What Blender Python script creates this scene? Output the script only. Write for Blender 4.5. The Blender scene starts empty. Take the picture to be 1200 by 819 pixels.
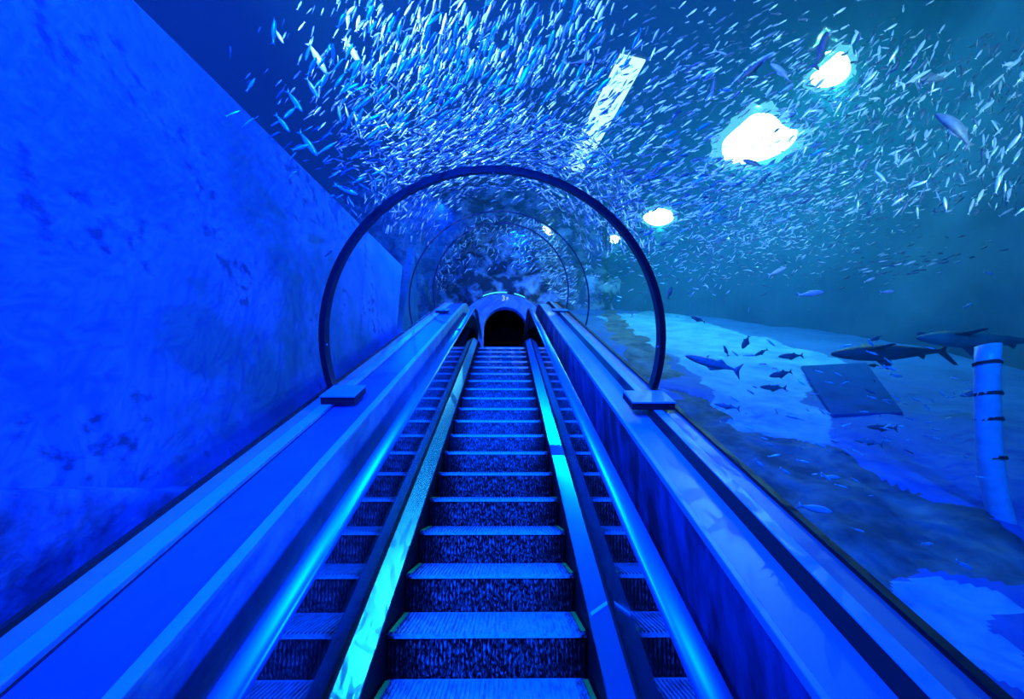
import bpy, bmesh, math, random
import numpy as np
from mathutils import Vector, Matrix

random.seed(11)
rng = np.random.default_rng(11)
C = bpy.context.scene.collection
W, H, F = 1200.0, 819.0, 505.0          # photograph frame and focal length in pixels
PITCH, YAW = math.radians(17.8), math.radians(0.9)
ZC = 1.63                               # eye height above the lower landing
SL = math.radians(30)
CS, SN = math.cos(SL), math.sin(SL)
CAM = Vector((0, 0, ZC))

# ------------------------------------------------------------------ camera
cam_d = bpy.data.cameras.new('camera')
cam = bpy.data.objects.new('camera', cam_d)
C.objects.link(cam)
cam_d.sensor_width = 36
cam_d.lens = 36 * F / W
cam_d.clip_start = 0.02
cam_d.clip_end = 200
cam.location = CAM
cam.rotation_euler = (math.pi / 2 + PITCH, 0, -YAW)
bpy.context.scene.camera = cam
RM = cam.rotation_euler.to_matrix()
CR, CU, CF = RM @ Vector((1, 0, 0)), RM @ Vector((0, 1, 0)), RM @ Vector((0, 0, -1))


def ray(px, py):
    """direction through a photograph pixel, one unit of depth"""
    return CR * ((px - W / 2) / F) + CU * ((H / 2 - py) / F) + CF


def at_depth(px, py, d):
    return CAM + ray(px, py) * d


def at_z(px, py, z):
    r = ray(px, py)
    return CAM + r * ((z - ZC) / r.z)


def at_x(px, py, x):
    r = ray(px, py)
    return CAM + r * (x / r.x)


def P(x, s, n):
    """slope frame: x across, s up the incline, n above the line of step edges"""
    v = n - 2.0
    return Vector((x, s * CS - v * SN, s * SN + v * CS + ZC))


def slope_of(p):
    """inverse of P"""
    q = p - CAM
    return q.x, q.y * CS + q.z * SN, -q.y * SN + q.z * CS + 2.0


# ------------------------------------------------------------------ helpers
def mesh_obj(name, verts, faces, m=None, parent=None, smooth=False):
    off = parent.matrix_world.translation if parent else Vector((0, 0, 0))
    if parent:
        off = Vector(parent.get('_w', (0, 0, 0)))
    me = bpy.data.meshes.new(name)
    me.from_pydata([tuple(Vector(v) - off) for v in verts], [], faces)
    bm = bmesh.new()
    bm.from_mesh(me)
    bmesh.ops.recalc_face_normals(bm, faces=bm.faces)
    bm.to_mesh(me)
    bm.free()
    if smooth:
        for p in me.polygons:
            p.use_smooth = True
    me.update()
    o = bpy.data.objects.new(name, me)
    C.objects.link(o)
    if m:
        me.materials.append(m)
    if parent:
        o.parent = parent
        o['_w'] = tuple(off)
    else:
        o['_w'] = (0.0, 0.0, 0.0)
    return o


def tag(o, label=None, cat=None, group=None, kind=None):
    if label:
        o['label'] = label
    if cat:
        o['category'] = cat
    if group:
        o['group'] = group
    if kind:
        o['kind'] = kind
    return o


def thing(name, label, cat, loc, group=None):
    o = bpy.data.objects.new(name, None)
    C.objects.link(o)
    o.empty_display_size = 0.1
    o.location = loc
    o['_w'] = tuple(loc)
    return tag(o, label, cat, group)


def struct(o, label, cat='structure'):
    return tag(o, label, cat, None, 'structure')


class MB:
    """collects pieces of ONE part"""
    def __init__(self):
        self.v, self.f = [], []

    def add(self, vs, fs):
        b = len(self.v)
        self.v += [Vector(v) for v in vs]
        self.f += [tuple(i + b for i in f) for f in fs]
        return self

    def box(self, pts8):
        return self.add(pts8, [(0, 1, 2, 3), (7, 6, 5, 4), (0, 4, 5, 1), (1, 5, 6, 2), (2, 6, 7, 3), (3, 7, 4, 0)])

    def sbox(self, x0, x1, s0, s1, n0, n1):
        return self.box([P(x0, s0, n0), P(x1, s0, n0), P(x1, s1, n0), P(x0, s1, n0),
                         P(x0, s0, n1), P(x1, s0, n1), P(x1, s1, n1), P(x0, s1, n1)])

    def wbox(self, x0, x1, y0, y1, z0, z1):
        return self.box([(x0, y0, z0), (x1, y0, z0), (x1, y1, z0), (x0, y1, z0),
                         (x0, y0, z1), (x1, y0, z1), (x1, y1, z1), (x0, y1, z1)])

    def build(self, name, m=None, parent=None, smooth=False):
        return mesh_obj(name, self.v, self.f, m, parent, smooth)


def bevel(o, w, seg=2):
    md = o.modifiers.new('bevel', 'BEVEL')
    md.width = w
    md.segments = seg
    md.limit_method = 'ANGLE'
    md.angle_limit = math.radians(35)
    return o


def crest(n, s_t, s0, flat, R=2.7, k=8):
    """a path parallel to the incline at offset n that curves to the horizontal after s_t: list of (y, z, ny, nz)"""
    pts = []
    a = P(0, s0, n)
    pts.append((a.y, a.z, -SN, CS))
    c = P(0, s_t, 0) - Vector((0, -SN, CS)) * R
    for i in range(k + 1):
        t = SL * (1 - i / k)
        pts.append((c.y - math.sin(t) * (R + n), c.z + math.cos(t) * (R + n), -math.sin(t), math.cos(t)))
    pts.append((c.y + flat, c.z + R + n, 0, 1))
    return pts


def sweep(prof, s_t, s0, flat, R=2.7, k=8, closed=True):
    """prof: (x, n) points swept along the incline and over the crest"""
    cols = [[Vector((x, q[0], q[1])) for q in crest(n, s_t, s0, flat, R, k)] for x, n in prof]
    m = len(cols[0])
    N = len(prof)
    v = [p for c in cols for p in c]
    f = []
    for i in range(N if closed else N - 1):
        j = (i + 1) % N
        for t in range(m - 1):
            f.append((i * m + t, i * m + t + 1, j * m + t + 1, j * m + t))
    if closed:
        f.append(tuple(i * m for i in range(N)))
        f.append(tuple(i * m + m - 1 for i in reversed(range(N))))
    return v, f


# ------------------------------------------------------------------ materials
def nodes(name):
    m = bpy.data.materials.new(name)
    m.use_nodes = True
    nt = m.node_tree
    nt.nodes.clear()
    out = nt.nodes.new('ShaderNodeOutputMaterial')
    return m, nt, out


def N(nt, kind, **kw):
    n = nt.nodes.new(kind)
    for k, v in kw.items():
        if k in n.inputs:
            n.inputs[k].default_value = v
        else:
            setattr(n, k, v)
    return n


def mat(name, col, rough=0.5, metal=0.0, col2=None, scale=3.0, lo=0.4, hi=0.65, detail=6, stretch=(1, 1, 1), bump=0.0, bscale=None, spec=0.5):
    m, nt, out = nodes(name)
    b = N(nt, 'ShaderNodeBsdfPrincipled', Roughness=rough, Metallic=metal)
    b.inputs['Specular IOR Level'].default_value = spec
    b.inputs['Base Color'].default_value = (*col, 1)
    nt.links.new(b.outputs[0], out.inputs[0])
    if col2 or bump:
        tc = N(nt, 'ShaderNodeTexCoord')
        mp = N(nt, 'ShaderNodeMapping')
        mp.inputs['Scale'].default_value = stretch
        nt.links.new(tc.outputs['Object'], mp.inputs[0])
    if col2:
        nz = N(nt, 'ShaderNodeTexNoise', Scale=scale, Detail=detail, Roughness=0.62)
        nt.links.new(mp.outputs[0], nz.inputs['Vector'])
        r = N(nt, 'ShaderNodeValToRGB')
        r.color_ramp.elements[0].position = lo
        r.color_ramp.elements[1].position = hi
        r.color_ramp.elements[0].color = (*col, 1)
        r.color_ramp.elements[1].color = (*col2, 1)
        nt.links.new(nz.outputs['Fac'], r.inputs[0])
        nt.links.new(r.outputs[0], b.inputs['Base Color'])
    if bump:
        n2 = N(nt, 'ShaderNodeTexNoise', Scale=bscale or scale * 4, Detail=5)
        nt.links.new(mp.outputs[0], n2.inputs['Vector'])
        bp = N(nt, 'ShaderNodeBump', Strength=bump, Distance=0.02)
        nt.links.new(n2.outputs['Fac'], bp.inputs['Height'])
        nt.links.new(bp.outputs[0], b.inputs['Normal'])
    return m


def emit(name, col, strength):
    m, nt, out = nodes(name)
    e = N(nt, 'ShaderNodeEmission', Strength=strength)
    e.inputs['Color'].default_value = (*col, 1)
    nt.links.new(e.outputs[0], out.inputs[0])
    return m


def clear(name, tint, base, ior=1.45, rough=0.02, bump=0.0):
    """see-through sheet: clear body with a mirror-like surface reflection"""
    m, nt, out = nodes(name)
    t = N(nt, 'ShaderNodeBsdfTransparent')
    t.inputs[0].default_value = (*tint, 1)
    g = N(nt, 'ShaderNodeBsdfGlossy', Roughness=rough)
    g.inputs['Color'].default_value = (0.9, 0.95, 1, 1)
    lw = N(nt, 'ShaderNodeLayerWeight', Blend=0.5)
    pw = N(nt, 'ShaderNodeMath', operation='POWER')
    pw.inputs[1].default_value = 5.0
    nt.links.new(lw.outputs['Facing'], pw.inputs[0])
    ad = N(nt, 'ShaderNodeMath', operation='MULTIPLY_ADD', use_clamp=True)
    ad.inputs[1].default_value = ior
    ad.inputs[2].default_value = base
    nt.links.new(pw.outputs[0], ad.inputs[0])
    mx = N(nt, 'ShaderNodeMixShader')
    nt.links.new(ad.outputs[0], mx.inputs[0])
    nt.links.new(t.outputs[0], mx.inputs[1])
    nt.links.new(g.outputs[0], mx.inputs[2])
    nt.links.new(mx.outputs[0], out.inputs[0])
    if bump:
        tc = N(nt, 'ShaderNodeTexCoord')
        nz = N(nt, 'ShaderNodeTexNoise', Scale=1.5, Detail=4)
        nt.links.new(tc.outputs['Object'], nz.inputs['Vector'])
        bp = N(nt, 'ShaderNodeBump', Strength=bump, Distance=0.3)
        nt.links.new(nz.outputs['Fac'], bp.inputs['Height'])
        nt.links.new(bp.outputs[0], g.inputs['Normal'])
    return m


def stained_wall():
    """pale painted tank wall with cloudy algae and small dark blotches"""
    m, nt, out = nodes('stained_paint')
    b = N(nt, 'ShaderNodeBsdfPrincipled', Roughness=0.75)
    b.inputs['Specular IOR Level'].default_value = 0.2
    tc = N(nt, 'ShaderNodeTexCoord')
    mp = N(nt, 'ShaderNodeMapping')
    mp.inputs['Rotation'].default_value = (math.radians(-25), 0, 0)
    mp.inputs['Scale'].default_value = (1, 0.8, 1.15)
    nt.links.new(tc.outputs['Object'], mp.inputs[0])
    a = N(nt, 'ShaderNodeTexNoise', Scale=0.9, Detail=8, Roughness=0.6)
    s = N(nt, 'ShaderNodeTexNoise', Scale=6.5, Detail=5, Roughness=0.55)
    p = N(nt, 'ShaderNodeTexNoise', Scale=0.9, Detail=2)
    for q in (a, s, p):
        nt.links.new(mp.outputs[0], q.inputs['Vector'])
    ra = N(nt, 'ShaderNodeValToRGB')
    ra.color_ramp.elements[0].position = 0.38
    ra.color_ramp.elements[0].color = (0.03, 0.2, 0.3, 1)
    ra.color_ramp.elements[1].position = 0.6
    ra.color_ramp.elements[1].color = (0.1, 0.3, 0.72, 1)
    nt.links.new(a.outputs['Fac'], ra.inputs[0])
    # blotches only where the broad noise is high
    th = N(nt, 'ShaderNodeMath', operation='MULTIPLY')
    nt.links.new(s.outputs['Fac'], th.inputs[0])
    nt.links.new(p.outputs['Fac'], th.inputs[1])
    rs = N(nt, 'ShaderNodeValToRGB')
    rs.color_ramp.elements[0].position = 0.30
    rs.color_ramp.elements[0].color = (0, 0, 0, 1)
    rs.color_ramp.elements[1].position = 0.37
    rs.color_ramp.elements[1].color = (0.8, 0.8, 0.8, 1)
    nt.links.new(th.outputs[0], rs.inputs[0])
    mx = N(nt, 'ShaderNodeMixRGB')
    nt.links.new(rs.outputs[0], mx.inputs[0])
    nt.links.new(ra.outputs[0], mx.inputs[1])
    mx.inputs[2].default_value = (0.02, 0.06, 0.12, 1)
    nt.links.new(mx.outputs[0], b.inputs['Base Color'])
    nt.links.new(b.outputs[0], out.inputs[0])
    return m


def flecked(name, base, fleck, scale, lo, hi, stretch, metal, x_in, x_out):
    """step metal, pale specks towards the middle and black along both sides"""
    m, nt, out = nodes(name)
    b = N(nt, 'ShaderNodeBsdfPrincipled', Roughness=0.5, Metallic=metal)
    b.inputs['Specular IOR Level'].default_value = 0.08
    tc = N(nt, 'ShaderNodeTexCoord')
    mp = N(nt, 'ShaderNodeMapping')
    mp.inputs['Scale'].default_value = stretch
    nt.links.new(tc.outputs['Object'], mp.inputs[0])
    nz = N(nt, 'ShaderNodeTexNoise', Scale=scale, Detail=7, Roughness=0.65)
    nt.links.new(mp.outputs[0], nz.inputs['Vector'])
    r = N(nt, 'ShaderNodeMapRange')
    r.inputs['From Min'].default_value = lo
    r.inputs['From Max'].default_value = hi
    nt.links.new(nz.outputs['Fac'], r.inputs['Value'])
    sx = N(nt, 'ShaderNodeSeparateXYZ')
    nt.links.new(tc.outputs['Object'], sx.inputs[0])
    sub = N(nt, 'ShaderNodeMath', operation='ADD')
    sub.inputs[1].default_value = 0.09
    nt.links.new(sx.outputs['X'], sub.inputs[0])
    ab = N(nt, 'ShaderNodeMath', operation='ABSOLUTE')
    nt.links.new(sub.outputs[0], ab.inputs[0])
    n2 = N(nt, 'ShaderNodeTexNoise', Scale=30, Detail=4)
    nt.links.new(tc.outputs['Object'], n2.inputs['Vector'])
    ad = N(nt, 'ShaderNodeMath', operation='MULTIPLY_ADD')
    ad.inputs[1].default_value = 0.16
    nt.links.new(n2.outputs['Fac'], ad.inputs[0])
    nt.links.new(ab.outputs[0], ad.inputs[2])
    e = N(nt, 'ShaderNodeMapRange')
    e.inputs['From Min'].default_value = x_out + 0.08
    e.inputs['From Max'].default_value = x_in + 0.08
    nt.links.new(ad.outputs[0], e.inputs['Value'])
    mu = N(nt, 'ShaderNodeMath', operation='MULTIPLY')
    nt.links.new(r.outputs[0], mu.inputs[0])
    nt.links.new(e.outputs[0], mu.inputs[1])
    mx = N(nt, 'ShaderNodeMixRGB')
    mx.inputs[1].default_value = (*base, 1)
    mx.inputs[2].default_value = (*fleck, 1)
    nt.links.new(mu.outputs[0], mx.inputs[0])
    nt.links.new(mx.outputs[0], b.inputs['Base Color'])
    nt.links.new(b.outputs[0], out.inputs[0])
    return m


M = dict(
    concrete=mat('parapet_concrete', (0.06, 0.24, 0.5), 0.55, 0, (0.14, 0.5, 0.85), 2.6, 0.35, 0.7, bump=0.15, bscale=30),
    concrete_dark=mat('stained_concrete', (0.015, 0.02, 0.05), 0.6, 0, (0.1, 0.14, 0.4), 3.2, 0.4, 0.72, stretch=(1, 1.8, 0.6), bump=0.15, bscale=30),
    ledge=mat('painted_ledge', (0.03, 0.3, 0.6), 0.34, 0, (0.04, 0.36, 0.68), 1.5, 0.3, 0.7),
    ledge_left=mat('blue_painted_ledge', (0.02, 0.10, 0.55), 0.45, 0, (0.03, 0.13, 0.62), 1.5, 0.3, 0.7, spec=0.25),
    lip=mat('metal_lip', (0.14, 0.45, 0.7), 0.4),
    paint=mat('pale_paint', (0.5, 0.8, 0.85), 0.5),
    seal=mat('grey_sealant', (0.2, 0.24, 0.27), 0.5),
    black=mat('black_gasket_and_shade', (0.008, 0.008, 0.01), 0.6),
    ring=mat('dark_steel', (0.008, 0.012, 0.02), 0.4, 0.2, spec=0.3),
    steel=mat('brushed_steel', (0.03, 0.5, 0.88), 0.26, 1.0),
    rubber=mat('handrail_rubber', (0.12, 0.45, 0.7), 0.36, 0.8),
    guide=mat('rail_guide', (0.5, 0.52, 0.56), 0.25, 1.0),
    cleat=mat('step_metal', (0.3, 0.32, 0.34), 0.45, 0.2, (0.6, 0.62, 0.64), 42, 0.35, 0.7, detail=8, stretch=(1, 1, 0.45)),
    riser=flecked('riser_metal', (0.004, 0.004, 0.006), (0.6, 0.65, 0.7), 85, 0.49, 0.74, (1, 1, 0.35), 0.1, 0.30, 0.53),
    tread=flecked('tread_metal', (0.01, 0.01, 0.014), (0.65, 0.7, 0.75), 40, 0.2, 0.55, (1, 0.2, 1), 0.1, 0.45, 0.53),
    dark=mat('dark_panel', (0.01, 0.011, 0.015), 0.6, spec=0.2),
    green=mat('green_line', (0.12, 0.55, 0.05), 0.5),
    glass=clear('balustrade_glass', (0.7, 0.78, 0.85), 0.25, 0.7, 0.01),
    acrylic=clear('acrylic', (0.985, 0.99, 1.0), 0.004, 0.10, 0.03),
    surface=clear('water_skin', (0.85, 0.95, 1.0), 0.04, 0.6, 0.05, bump=0.8),
    wall=stained_wall(),
    wall_rough=mat('rough_footing', (0.01, 0.04, 0.1), 0.9, 0, (0.09, 0.22, 0.5), 2.6, 0.36, 0.6, detail=9, bump=0.6, bscale=9),
    rock=mat('tank_rock', (0.02, 0.03, 0.045), 0.9, 0, (0.3, 0.38, 0.44), 1.9, 0.46, 0.62, bump=0.8, bscale=5),
    farwall=mat('far_tank_wall', (0.01, 0.04, 0.09), 0.9, 0, (0.03, 0.09, 0.16), 0.6, 0.35, 0.7),
    sand=mat('pale_sand', (0.05, 0.26, 0.5), 0.9, 0, (0.16, 0.46, 0.7), 1.6, 0.35, 0.6, bump=0.3, bscale=8),
    bed=mat('tank_bed', (0.02, 0.1, 0.34), 0.9, 0, (0.04, 0.15, 0.46), 0.9, 0.35, 0.65, bump=0.4, bscale=6),
    bedrock=mat('bed_rock', (0.035, 0.05, 0.06), 0.9, 0, (0.16, 0.22, 0.24), 2.0, 0.4, 0.7, bump=0.7, bscale=6),
    portal=mat('portal_paint', (0.1, 0.25, 0.6), 0.5, 0, (0.08, 0.2, 0.5), 2, 0.35, 0.7),
    pitch=mat('unlit_lining', (0.002, 0.002, 0.002), 1.0, spec=0.0),  # darkness of the corridor put into the colour
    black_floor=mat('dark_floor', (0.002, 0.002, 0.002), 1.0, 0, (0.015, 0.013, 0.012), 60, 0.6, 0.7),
    letters=emit('lit_letters', (0.35, 0.65, 1.0), 1.1),
    housing=mat('lamp_housing', (0.03, 0.035, 0.04), 0.6),
    lens=emit('lamp_glass', (1.0, 0.92, 0.82), 14.0),
    halo=emit('halo_glow', (0.4, 0.95, 0.9), 0.9),  # lamp halo put in as a dim glow
    tube=emit('strip_diffuser', (0.9, 1.0, 0.9), 2.4),
    glow_arc=emit('glow_line', (0.05, 0.6, 1.0), 1.6),  # bright line over the doorway, built as a glowing strip
    fish=mat('silver_scales', (0.8, 0.84, 0.85), 0.28, 0.4, (0.85, 0.92, 0.92), 20, 0.4, 0.6),
    fishshaded=mat('shaded_scales', (0.05, 0.1, 0.15), 0.4, 0.3, (0.14, 0.22, 0.28), 20, 0.4, 0.6),  # darker copy of the scales, glint contrast put into the colour
    fishdark=mat('dark_scales', (0.035, 0.06, 0.075), 0.5, 0, (0.07, 0.1, 0.12), 12, 0.4, 0.6),
    fishblue=mat('grey_scales', (0.12, 0.17, 0.2), 0.45, 0, (0.2, 0.26, 0.3), 12, 0.4, 0.6),
    fishpale=mat('pale_scales', (0.6, 0.66, 0.66), 0.4, 0.1, (0.75, 0.8, 0.8), 12, 0.4, 0.6),
    sharkskin=mat('shark_skin', (0.012, 0.025, 0.03), 0.6, 0, (0.03, 0.05, 0.045), 5, 0.4, 0.65),
    sharkgreen=mat('olive_shark_skin', (0.03, 0.09, 0.06), 0.55, 0, (0.12, 0.28, 0.16), 4, 0.4, 0.65),
)

# ------------------------------------------------------------------ escalator
XL, XR = -0.63, 0.45                       # step edges
S0, RUN, RISE, PITCHS = 1.97, 0.385, 0.2223, 0.4445
S_T = 9.25
esc = thing('escalator', 'long blue-lit escalator rising between glass balustrades to the arched doorway', 'escalator', P(-0.09, S0, 0))


def step_mesh_verts():
    """ribbed tread and curved ribbed riser around the nose at the local origin: tread back to +y, riser down"""
    nr = 46
    w = XR - XL
    pw = w / nr
    tread, riser = MB(), MB()
    for i in range(nr):
        x0 = XL + i * pw
        x1 = x0 + pw * 0.52
        tread.wbox(x0 + 0.09 - 0.09, x1, 0.0, RUN + 0.01, -0.012, 0.0)
        # riser rib follows a shallow curve
        prev = None
        cols = []
        for k in range(6):
            t = k / 5
            cols.append((0.012 + 0.05 * t * t, -0.004 - t * (RISE + 0.01)))
        for (ya, za), (yb, zb) in zip(cols[:-1], cols[1:]):
            riser.box([(x0, ya, za), (x1, ya, za), (x1, ya + 0.03, za), (x0, ya + 0.03, za),
                       (x0, yb, zb), (x1, yb, zb), (x1, yb + 0.03, zb), (x0, yb + 0.03, zb)])
    tread.wbox(XL, XR, 0.002, RUN + 0.05, -0.03, -0.010)
    riser.box([(XL, 0.022, -0.012), (XR, 0.022, -0.012), (XR, 0.05, -0.012), (XL, 0.05, -0.012),
               (XL, 0.075, -RISE - 0.02), (XR, 0.075, -RISE - 0.02), (XR, 0.1, -RISE - 0.02), (XL, 0.1, -RISE - 0.02)])
    return tread, riser


tr_mb, ri_mb = step_mesh_verts()


def local_mesh(mb, name, m):
    me = bpy.data.meshes.new(name)
    me.from_pydata([tuple(v) for v in mb.v], [], mb.f)
    bm = bmesh.new()
    bm.from_mesh(me)
    bmesh.ops.recalc_face_normals(bm, faces=bm.faces)
    bm.to_mesh(me)
    bm.free()
    me.materials.append(m)
    return me


tread_me = local_mesh(tr_mb, 'tread', M['tread'])
riser_me = local_mesh(ri_mb, 'riser', M['riser'])
line_me = local_mesh(MB().wbox(XL + 0.004, XL + 0.03, 0.012, RUN, 0.0, 0.003), 'edge_line', M['green'])
line2_me = local_mesh(MB().wbox(XR - 0.03, XR - 0.004, 0.012, RUN, 0.0, 0.003), 'edge_line', M['green'])

esc_w = Vector(esc['_w'])
crest_pts = crest(0, S_T, 0, 2.0, 2.7, 24)
for i in range(-3, 23):
    s = S0 + i * PITCHS
    p = P(0, s, 0)
    if s > S_T:                            # steps level out over the crest
        c = P(0, S_T, 0) - Vector((0, -SN, CS)) * 2.7
        y = p.y
        dy = y - c.y
        if dy > 0:
            z = c.z + 2.7
        else:
            z = c.z + math.sqrt(2.7 ** 2 - dy * dy)
        p = Vector((0, y, z))
    st = bpy.data.objects.new('step', riser_me)
    C.objects.link(st)
    st.parent = esc
    st.location = p - esc_w
    for nm, me in (('tread', tread_me), ('edge_line', line_me), ('edge_line', line2_me)):
        q = bpy.data.objects.new(nm, me)
        C.objects.link(q)
        q.parent = st
        if nm == 'edge_line':
            q['label'] = 'green edge line'

SB = 0.2
for side in (-1, 1):
    xs = XL - 0.012 if side < 0 else XR + 0.012       # skirt face
    d = side
    pr = [(xs, -0.35), (xs, 0.07), (xs + d * 0.012, 0.07), (xs + d * 0.012, -0.35)]
    v, f = sweep(pr, S_T, SB, 2.6)
    mesh_obj('skirt_panel', v, f, M['dark'], esc)
    pr = [(xs, 0.062), (xs, 0.075), (xs + d * 0.105, 0.148), (xs + d * 0.118, 0.148), (xs + d * 0.118, 0.05), (xs + d * 0.012, 0.05)]
    v, f = sweep(pr, 9.55, SB, 2.6)
    deck = bevel(mesh_obj('inner_deck', v, f, M['steel'], esc), 0.004)
    pr = [(xs + d * 0.120, 0.05), (xs + d * 0.120, 0.80), (xs + d * 0.132, 0.80), (xs + d * 0.132, 0.05)]
    v, f = sweep(pr, 9.7, SB, 2.6)
    gl = mesh_obj('glass_panel', v, f, M['glass'], esc)
    # gasket where the glass meets the deck
    pr = [(xs + d * 0.106, 0.14), (xs + d * 0.106, 0.155), (xs + d * 0.119, 0.155), (xs + d * 0.119, 0.14)]
    v, f = sweep(pr, 9.55, SB, 2.6)
    mesh_obj('glass_gasket', v, f, M['black'], esc)
    # handrail
    cx = xs + d * 0.126
    pr = []
    for k in range(14):
        t = math.tau * k / 14
        pr.append((cx + math.copysign(abs(math.cos(t)) ** 0.8, math.cos(t)) * 0.05, 0.80 + math.copysign(abs(math.sin(t)) ** 0.8, math.sin(t)) * 0.022))
    v, f = sweep(pr, 9.9, SB, 2.4)
    mesh_obj('handrail', v, f, M['rubber'], esc, True)
    pr = [(cx - 0.016, 0.745), (cx - 0.026, 0.782), (cx + 0.026, 0.782), (cx + 0.016, 0.745)]
    v, f = sweep(pr, 9.9, SB, 2.4)
    mesh_obj('rail_guide', v, f, M['guide'], esc)
    # outer decking between glass and parapet
    xa = xs + d * 0.134
    xb = -0.965 if side < 0 else 0.80
    pr = [(xa, 0.30), (xa, 0.37), (xb, 0.37), (xb, 0.30)]
    v, f = sweep(pr, 9.7, SB, 2.6)
    mesh_obj('outer_deck', v, f, M['dark'], esc)
    # reflective joint clips on the inner deck
    mb = MB()
    for ss in ((1.98,) if side > 0 else ()):
        a, b = xs + d * 0.012, xs + d * 0.1
        mb.box([P(a, ss, 0.08), P(b, ss + 0.012, 0.145), P(b, ss + 0.036, 0.145), P(a, ss + 0.024, 0.08),
                P(a, ss, 0.092), P(b, ss + 0.012, 0.155), P(b, ss + 0.036, 0.155), P(a, ss + 0.024, 0.092)])
    if side > 0:
        mesh_obj('joint_strip', mb.v, mb.f, M['paint'], esc)
# truss underside closing the well
v, f = sweep([(-0.66, -0.36), (0.48, -0.36), (0.48, -0.32), (-0.66, -0.32)], S_T, SB, 2.6)
mesh_obj('truss_cover', v, f, M['black'], esc)

# ------------------------------------------------------------------ parapets, ledges, kerbs
WT = 10.3
SP = -0.3


def swept(name, prof, m, label, s_t=WT, s0=SP, flat=2.4, bev=0):
    v, f = sweep(prof, s_t, s0, flat)
    o = mesh_obj(name, v, f, m)
    struct(o, label)
    if bev:
        bevel(o, bev)
    return o


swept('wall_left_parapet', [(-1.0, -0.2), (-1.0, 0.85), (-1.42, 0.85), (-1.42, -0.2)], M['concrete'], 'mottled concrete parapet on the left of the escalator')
swept('trim_1', [(-0.992, 0.845), (-0.992, 0.872), (-1.046, 0.872), (-1.046, 0.845)], M['lip'], 'pale lip along the inner edge of the left ledge', bev=0.004)
swept('trim_2', [(-1.046, 0.848), (-1.046, 0.858), (-1.33, 0.858), (-1.33, 0.848)], M['ledge_left'], 'flat blue ledge on top of the left parapet')
swept('trim_3', [(-1.328, 0.85), (-1.328, 0.884), (-1.41, 0.884), (-1.41, 0.85)], M['lip'], 'raised kerb along the outer edge of the left ledge', bev=0.004)
swept('trim_4', [(-1.41, 0.85), (-1.41, 0.878), (-1.50, 0.90), (-1.50, 0.85)], M['seal'], 'grey seal strip at the foot of the left tunnel glass')
swept('trim_5', [(-1.478, 0.86), (-1.478, 0.915), (-1.50, 0.915), (-1.50, 0.86)], M['black'], 'black gasket line under the left tunnel glass')

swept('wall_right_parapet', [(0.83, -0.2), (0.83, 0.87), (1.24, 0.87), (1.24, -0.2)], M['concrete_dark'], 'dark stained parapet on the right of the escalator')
swept('trim_6', [(0.822, 0.85), (0.822, 0.886), (0.85, 0.886), (0.85, 0.85)], M['lip'], 'thin bright lip along the inner edge of the right ledge', bev=0.004)
swept('trim_7', [(0.85, 0.868), (0.85, 0.88), (1.06, 0.88), (1.06, 0.868)], M['ledge'], 'broad smooth ledge on top of the right parapet')
swept('trim_8', [(1.056, 0.87), (1.056, 0.942), (1.118, 0.942), (1.118, 0.87)], M['lip'], 'raised kerb along the outer edge of the right ledge', bev=0.004)
swept('trim_9', [(1.118, 0.87), (1.118, 0.92), (1.25, 0.905), (1.25, 0.87)], M['seal'], 'grey seal strip at the foot of the right tunnel glass')
swept('trim_10', [(1.245, 0.88), (1.245, 0.925), (1.28, 0.925), (1.28, 0.88)], M['black'], 'black gasket line under the right tunnel glass')


swept('shade_strip_12', [(-1.318, 0.85), (-1.318, 0.861), (-1.33, 0.861), (-1.33, 0.85)], M['black'], 'black strip painting the shade along the foot of the left kerb')  # shade between ledge and kerb put in as a black strip
swept('shade_strip_13', [(1.03, 0.87), (1.03, 0.883), (1.057, 0.940), (1.057, 0.87)], M['black'], 'black strip painting the shade along the foot of the right kerb')  # black face over the kerb side, in place of its shade


def cover(x0, x1, s0, s1, n0, n1, label, grp=None):
    t = thing('junction_cover', label, 'cover plate', P((x0 + x1) / 2, s0, n0), grp)
    o = MB().sbox(x0, x1, s0, s1, n0, n1 - 0.012).build('box', M['dark'], t)
    l = MB().sbox(x0 - 0.004, x1 + 0.004, s0 - 0.006, s1 + 0.004, n1 - 0.012, n1).build('lid', M['ledge'], t)
    bevel(l, 0.003)
    return t


cover(-1.405, -1.15, 3.14, 3.42, 0.886, 0.955, 'low box-shaped cover on the left ledge near the foot of the dark hoop')
cover(0.90, 1.20, 2.88, 3.14, 0.944, 1.005, 'low box-shaped cover on the right ledge near the foot of the dark hoop')
cover(0.93, 1.22, 8.35, 8.6, 0.944, 0.985, 'small far cover plate high up on the right ledge')
cover(-1.405, -1.15, 8.6, 8.85, 0.886, 0.94, 'small far cover plate high up on the left ledge')

# ------------------------------------------------------------------ acrylic tunnel and hoops
TX, TN, TR = -0.10, 1.25, 1.42
TUN_ST = 10.4


def tube_rings(r, s0, s_t, yend, a0=0.0, a1=math.tau, k=64, R=2.7):
    """rings of a tube that follows the incline and the crest"""
    out = []
    full = abs(a1 - a0 - math.tau) < 1e-6
    m = k if full else k + 1
    for i in range(m):
        a = a0 + (a1 - a0) * i / k
        x, n = TX + r * math.cos(a), TN + r * math.sin(a)
        pts = crest(n, s_t, s0, 1.0, R, 8)
        # subdivide the straight run
        y0, z0 = pts[0][0], pts[0][1]
        y1, z1 = pts[1][0], pts[1][1]
        col = [Vector((x, y0 + (y1 - y0) * t / 12, z0 + (z1 - z0) * t / 12)) for t in range(12)]
        col += [Vector((x, q[0], q[1])) for q in pts[1:-1]]
        col.append(Vector((x, yend, pts[-1][1])))
        out.append(col)
    return out


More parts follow.
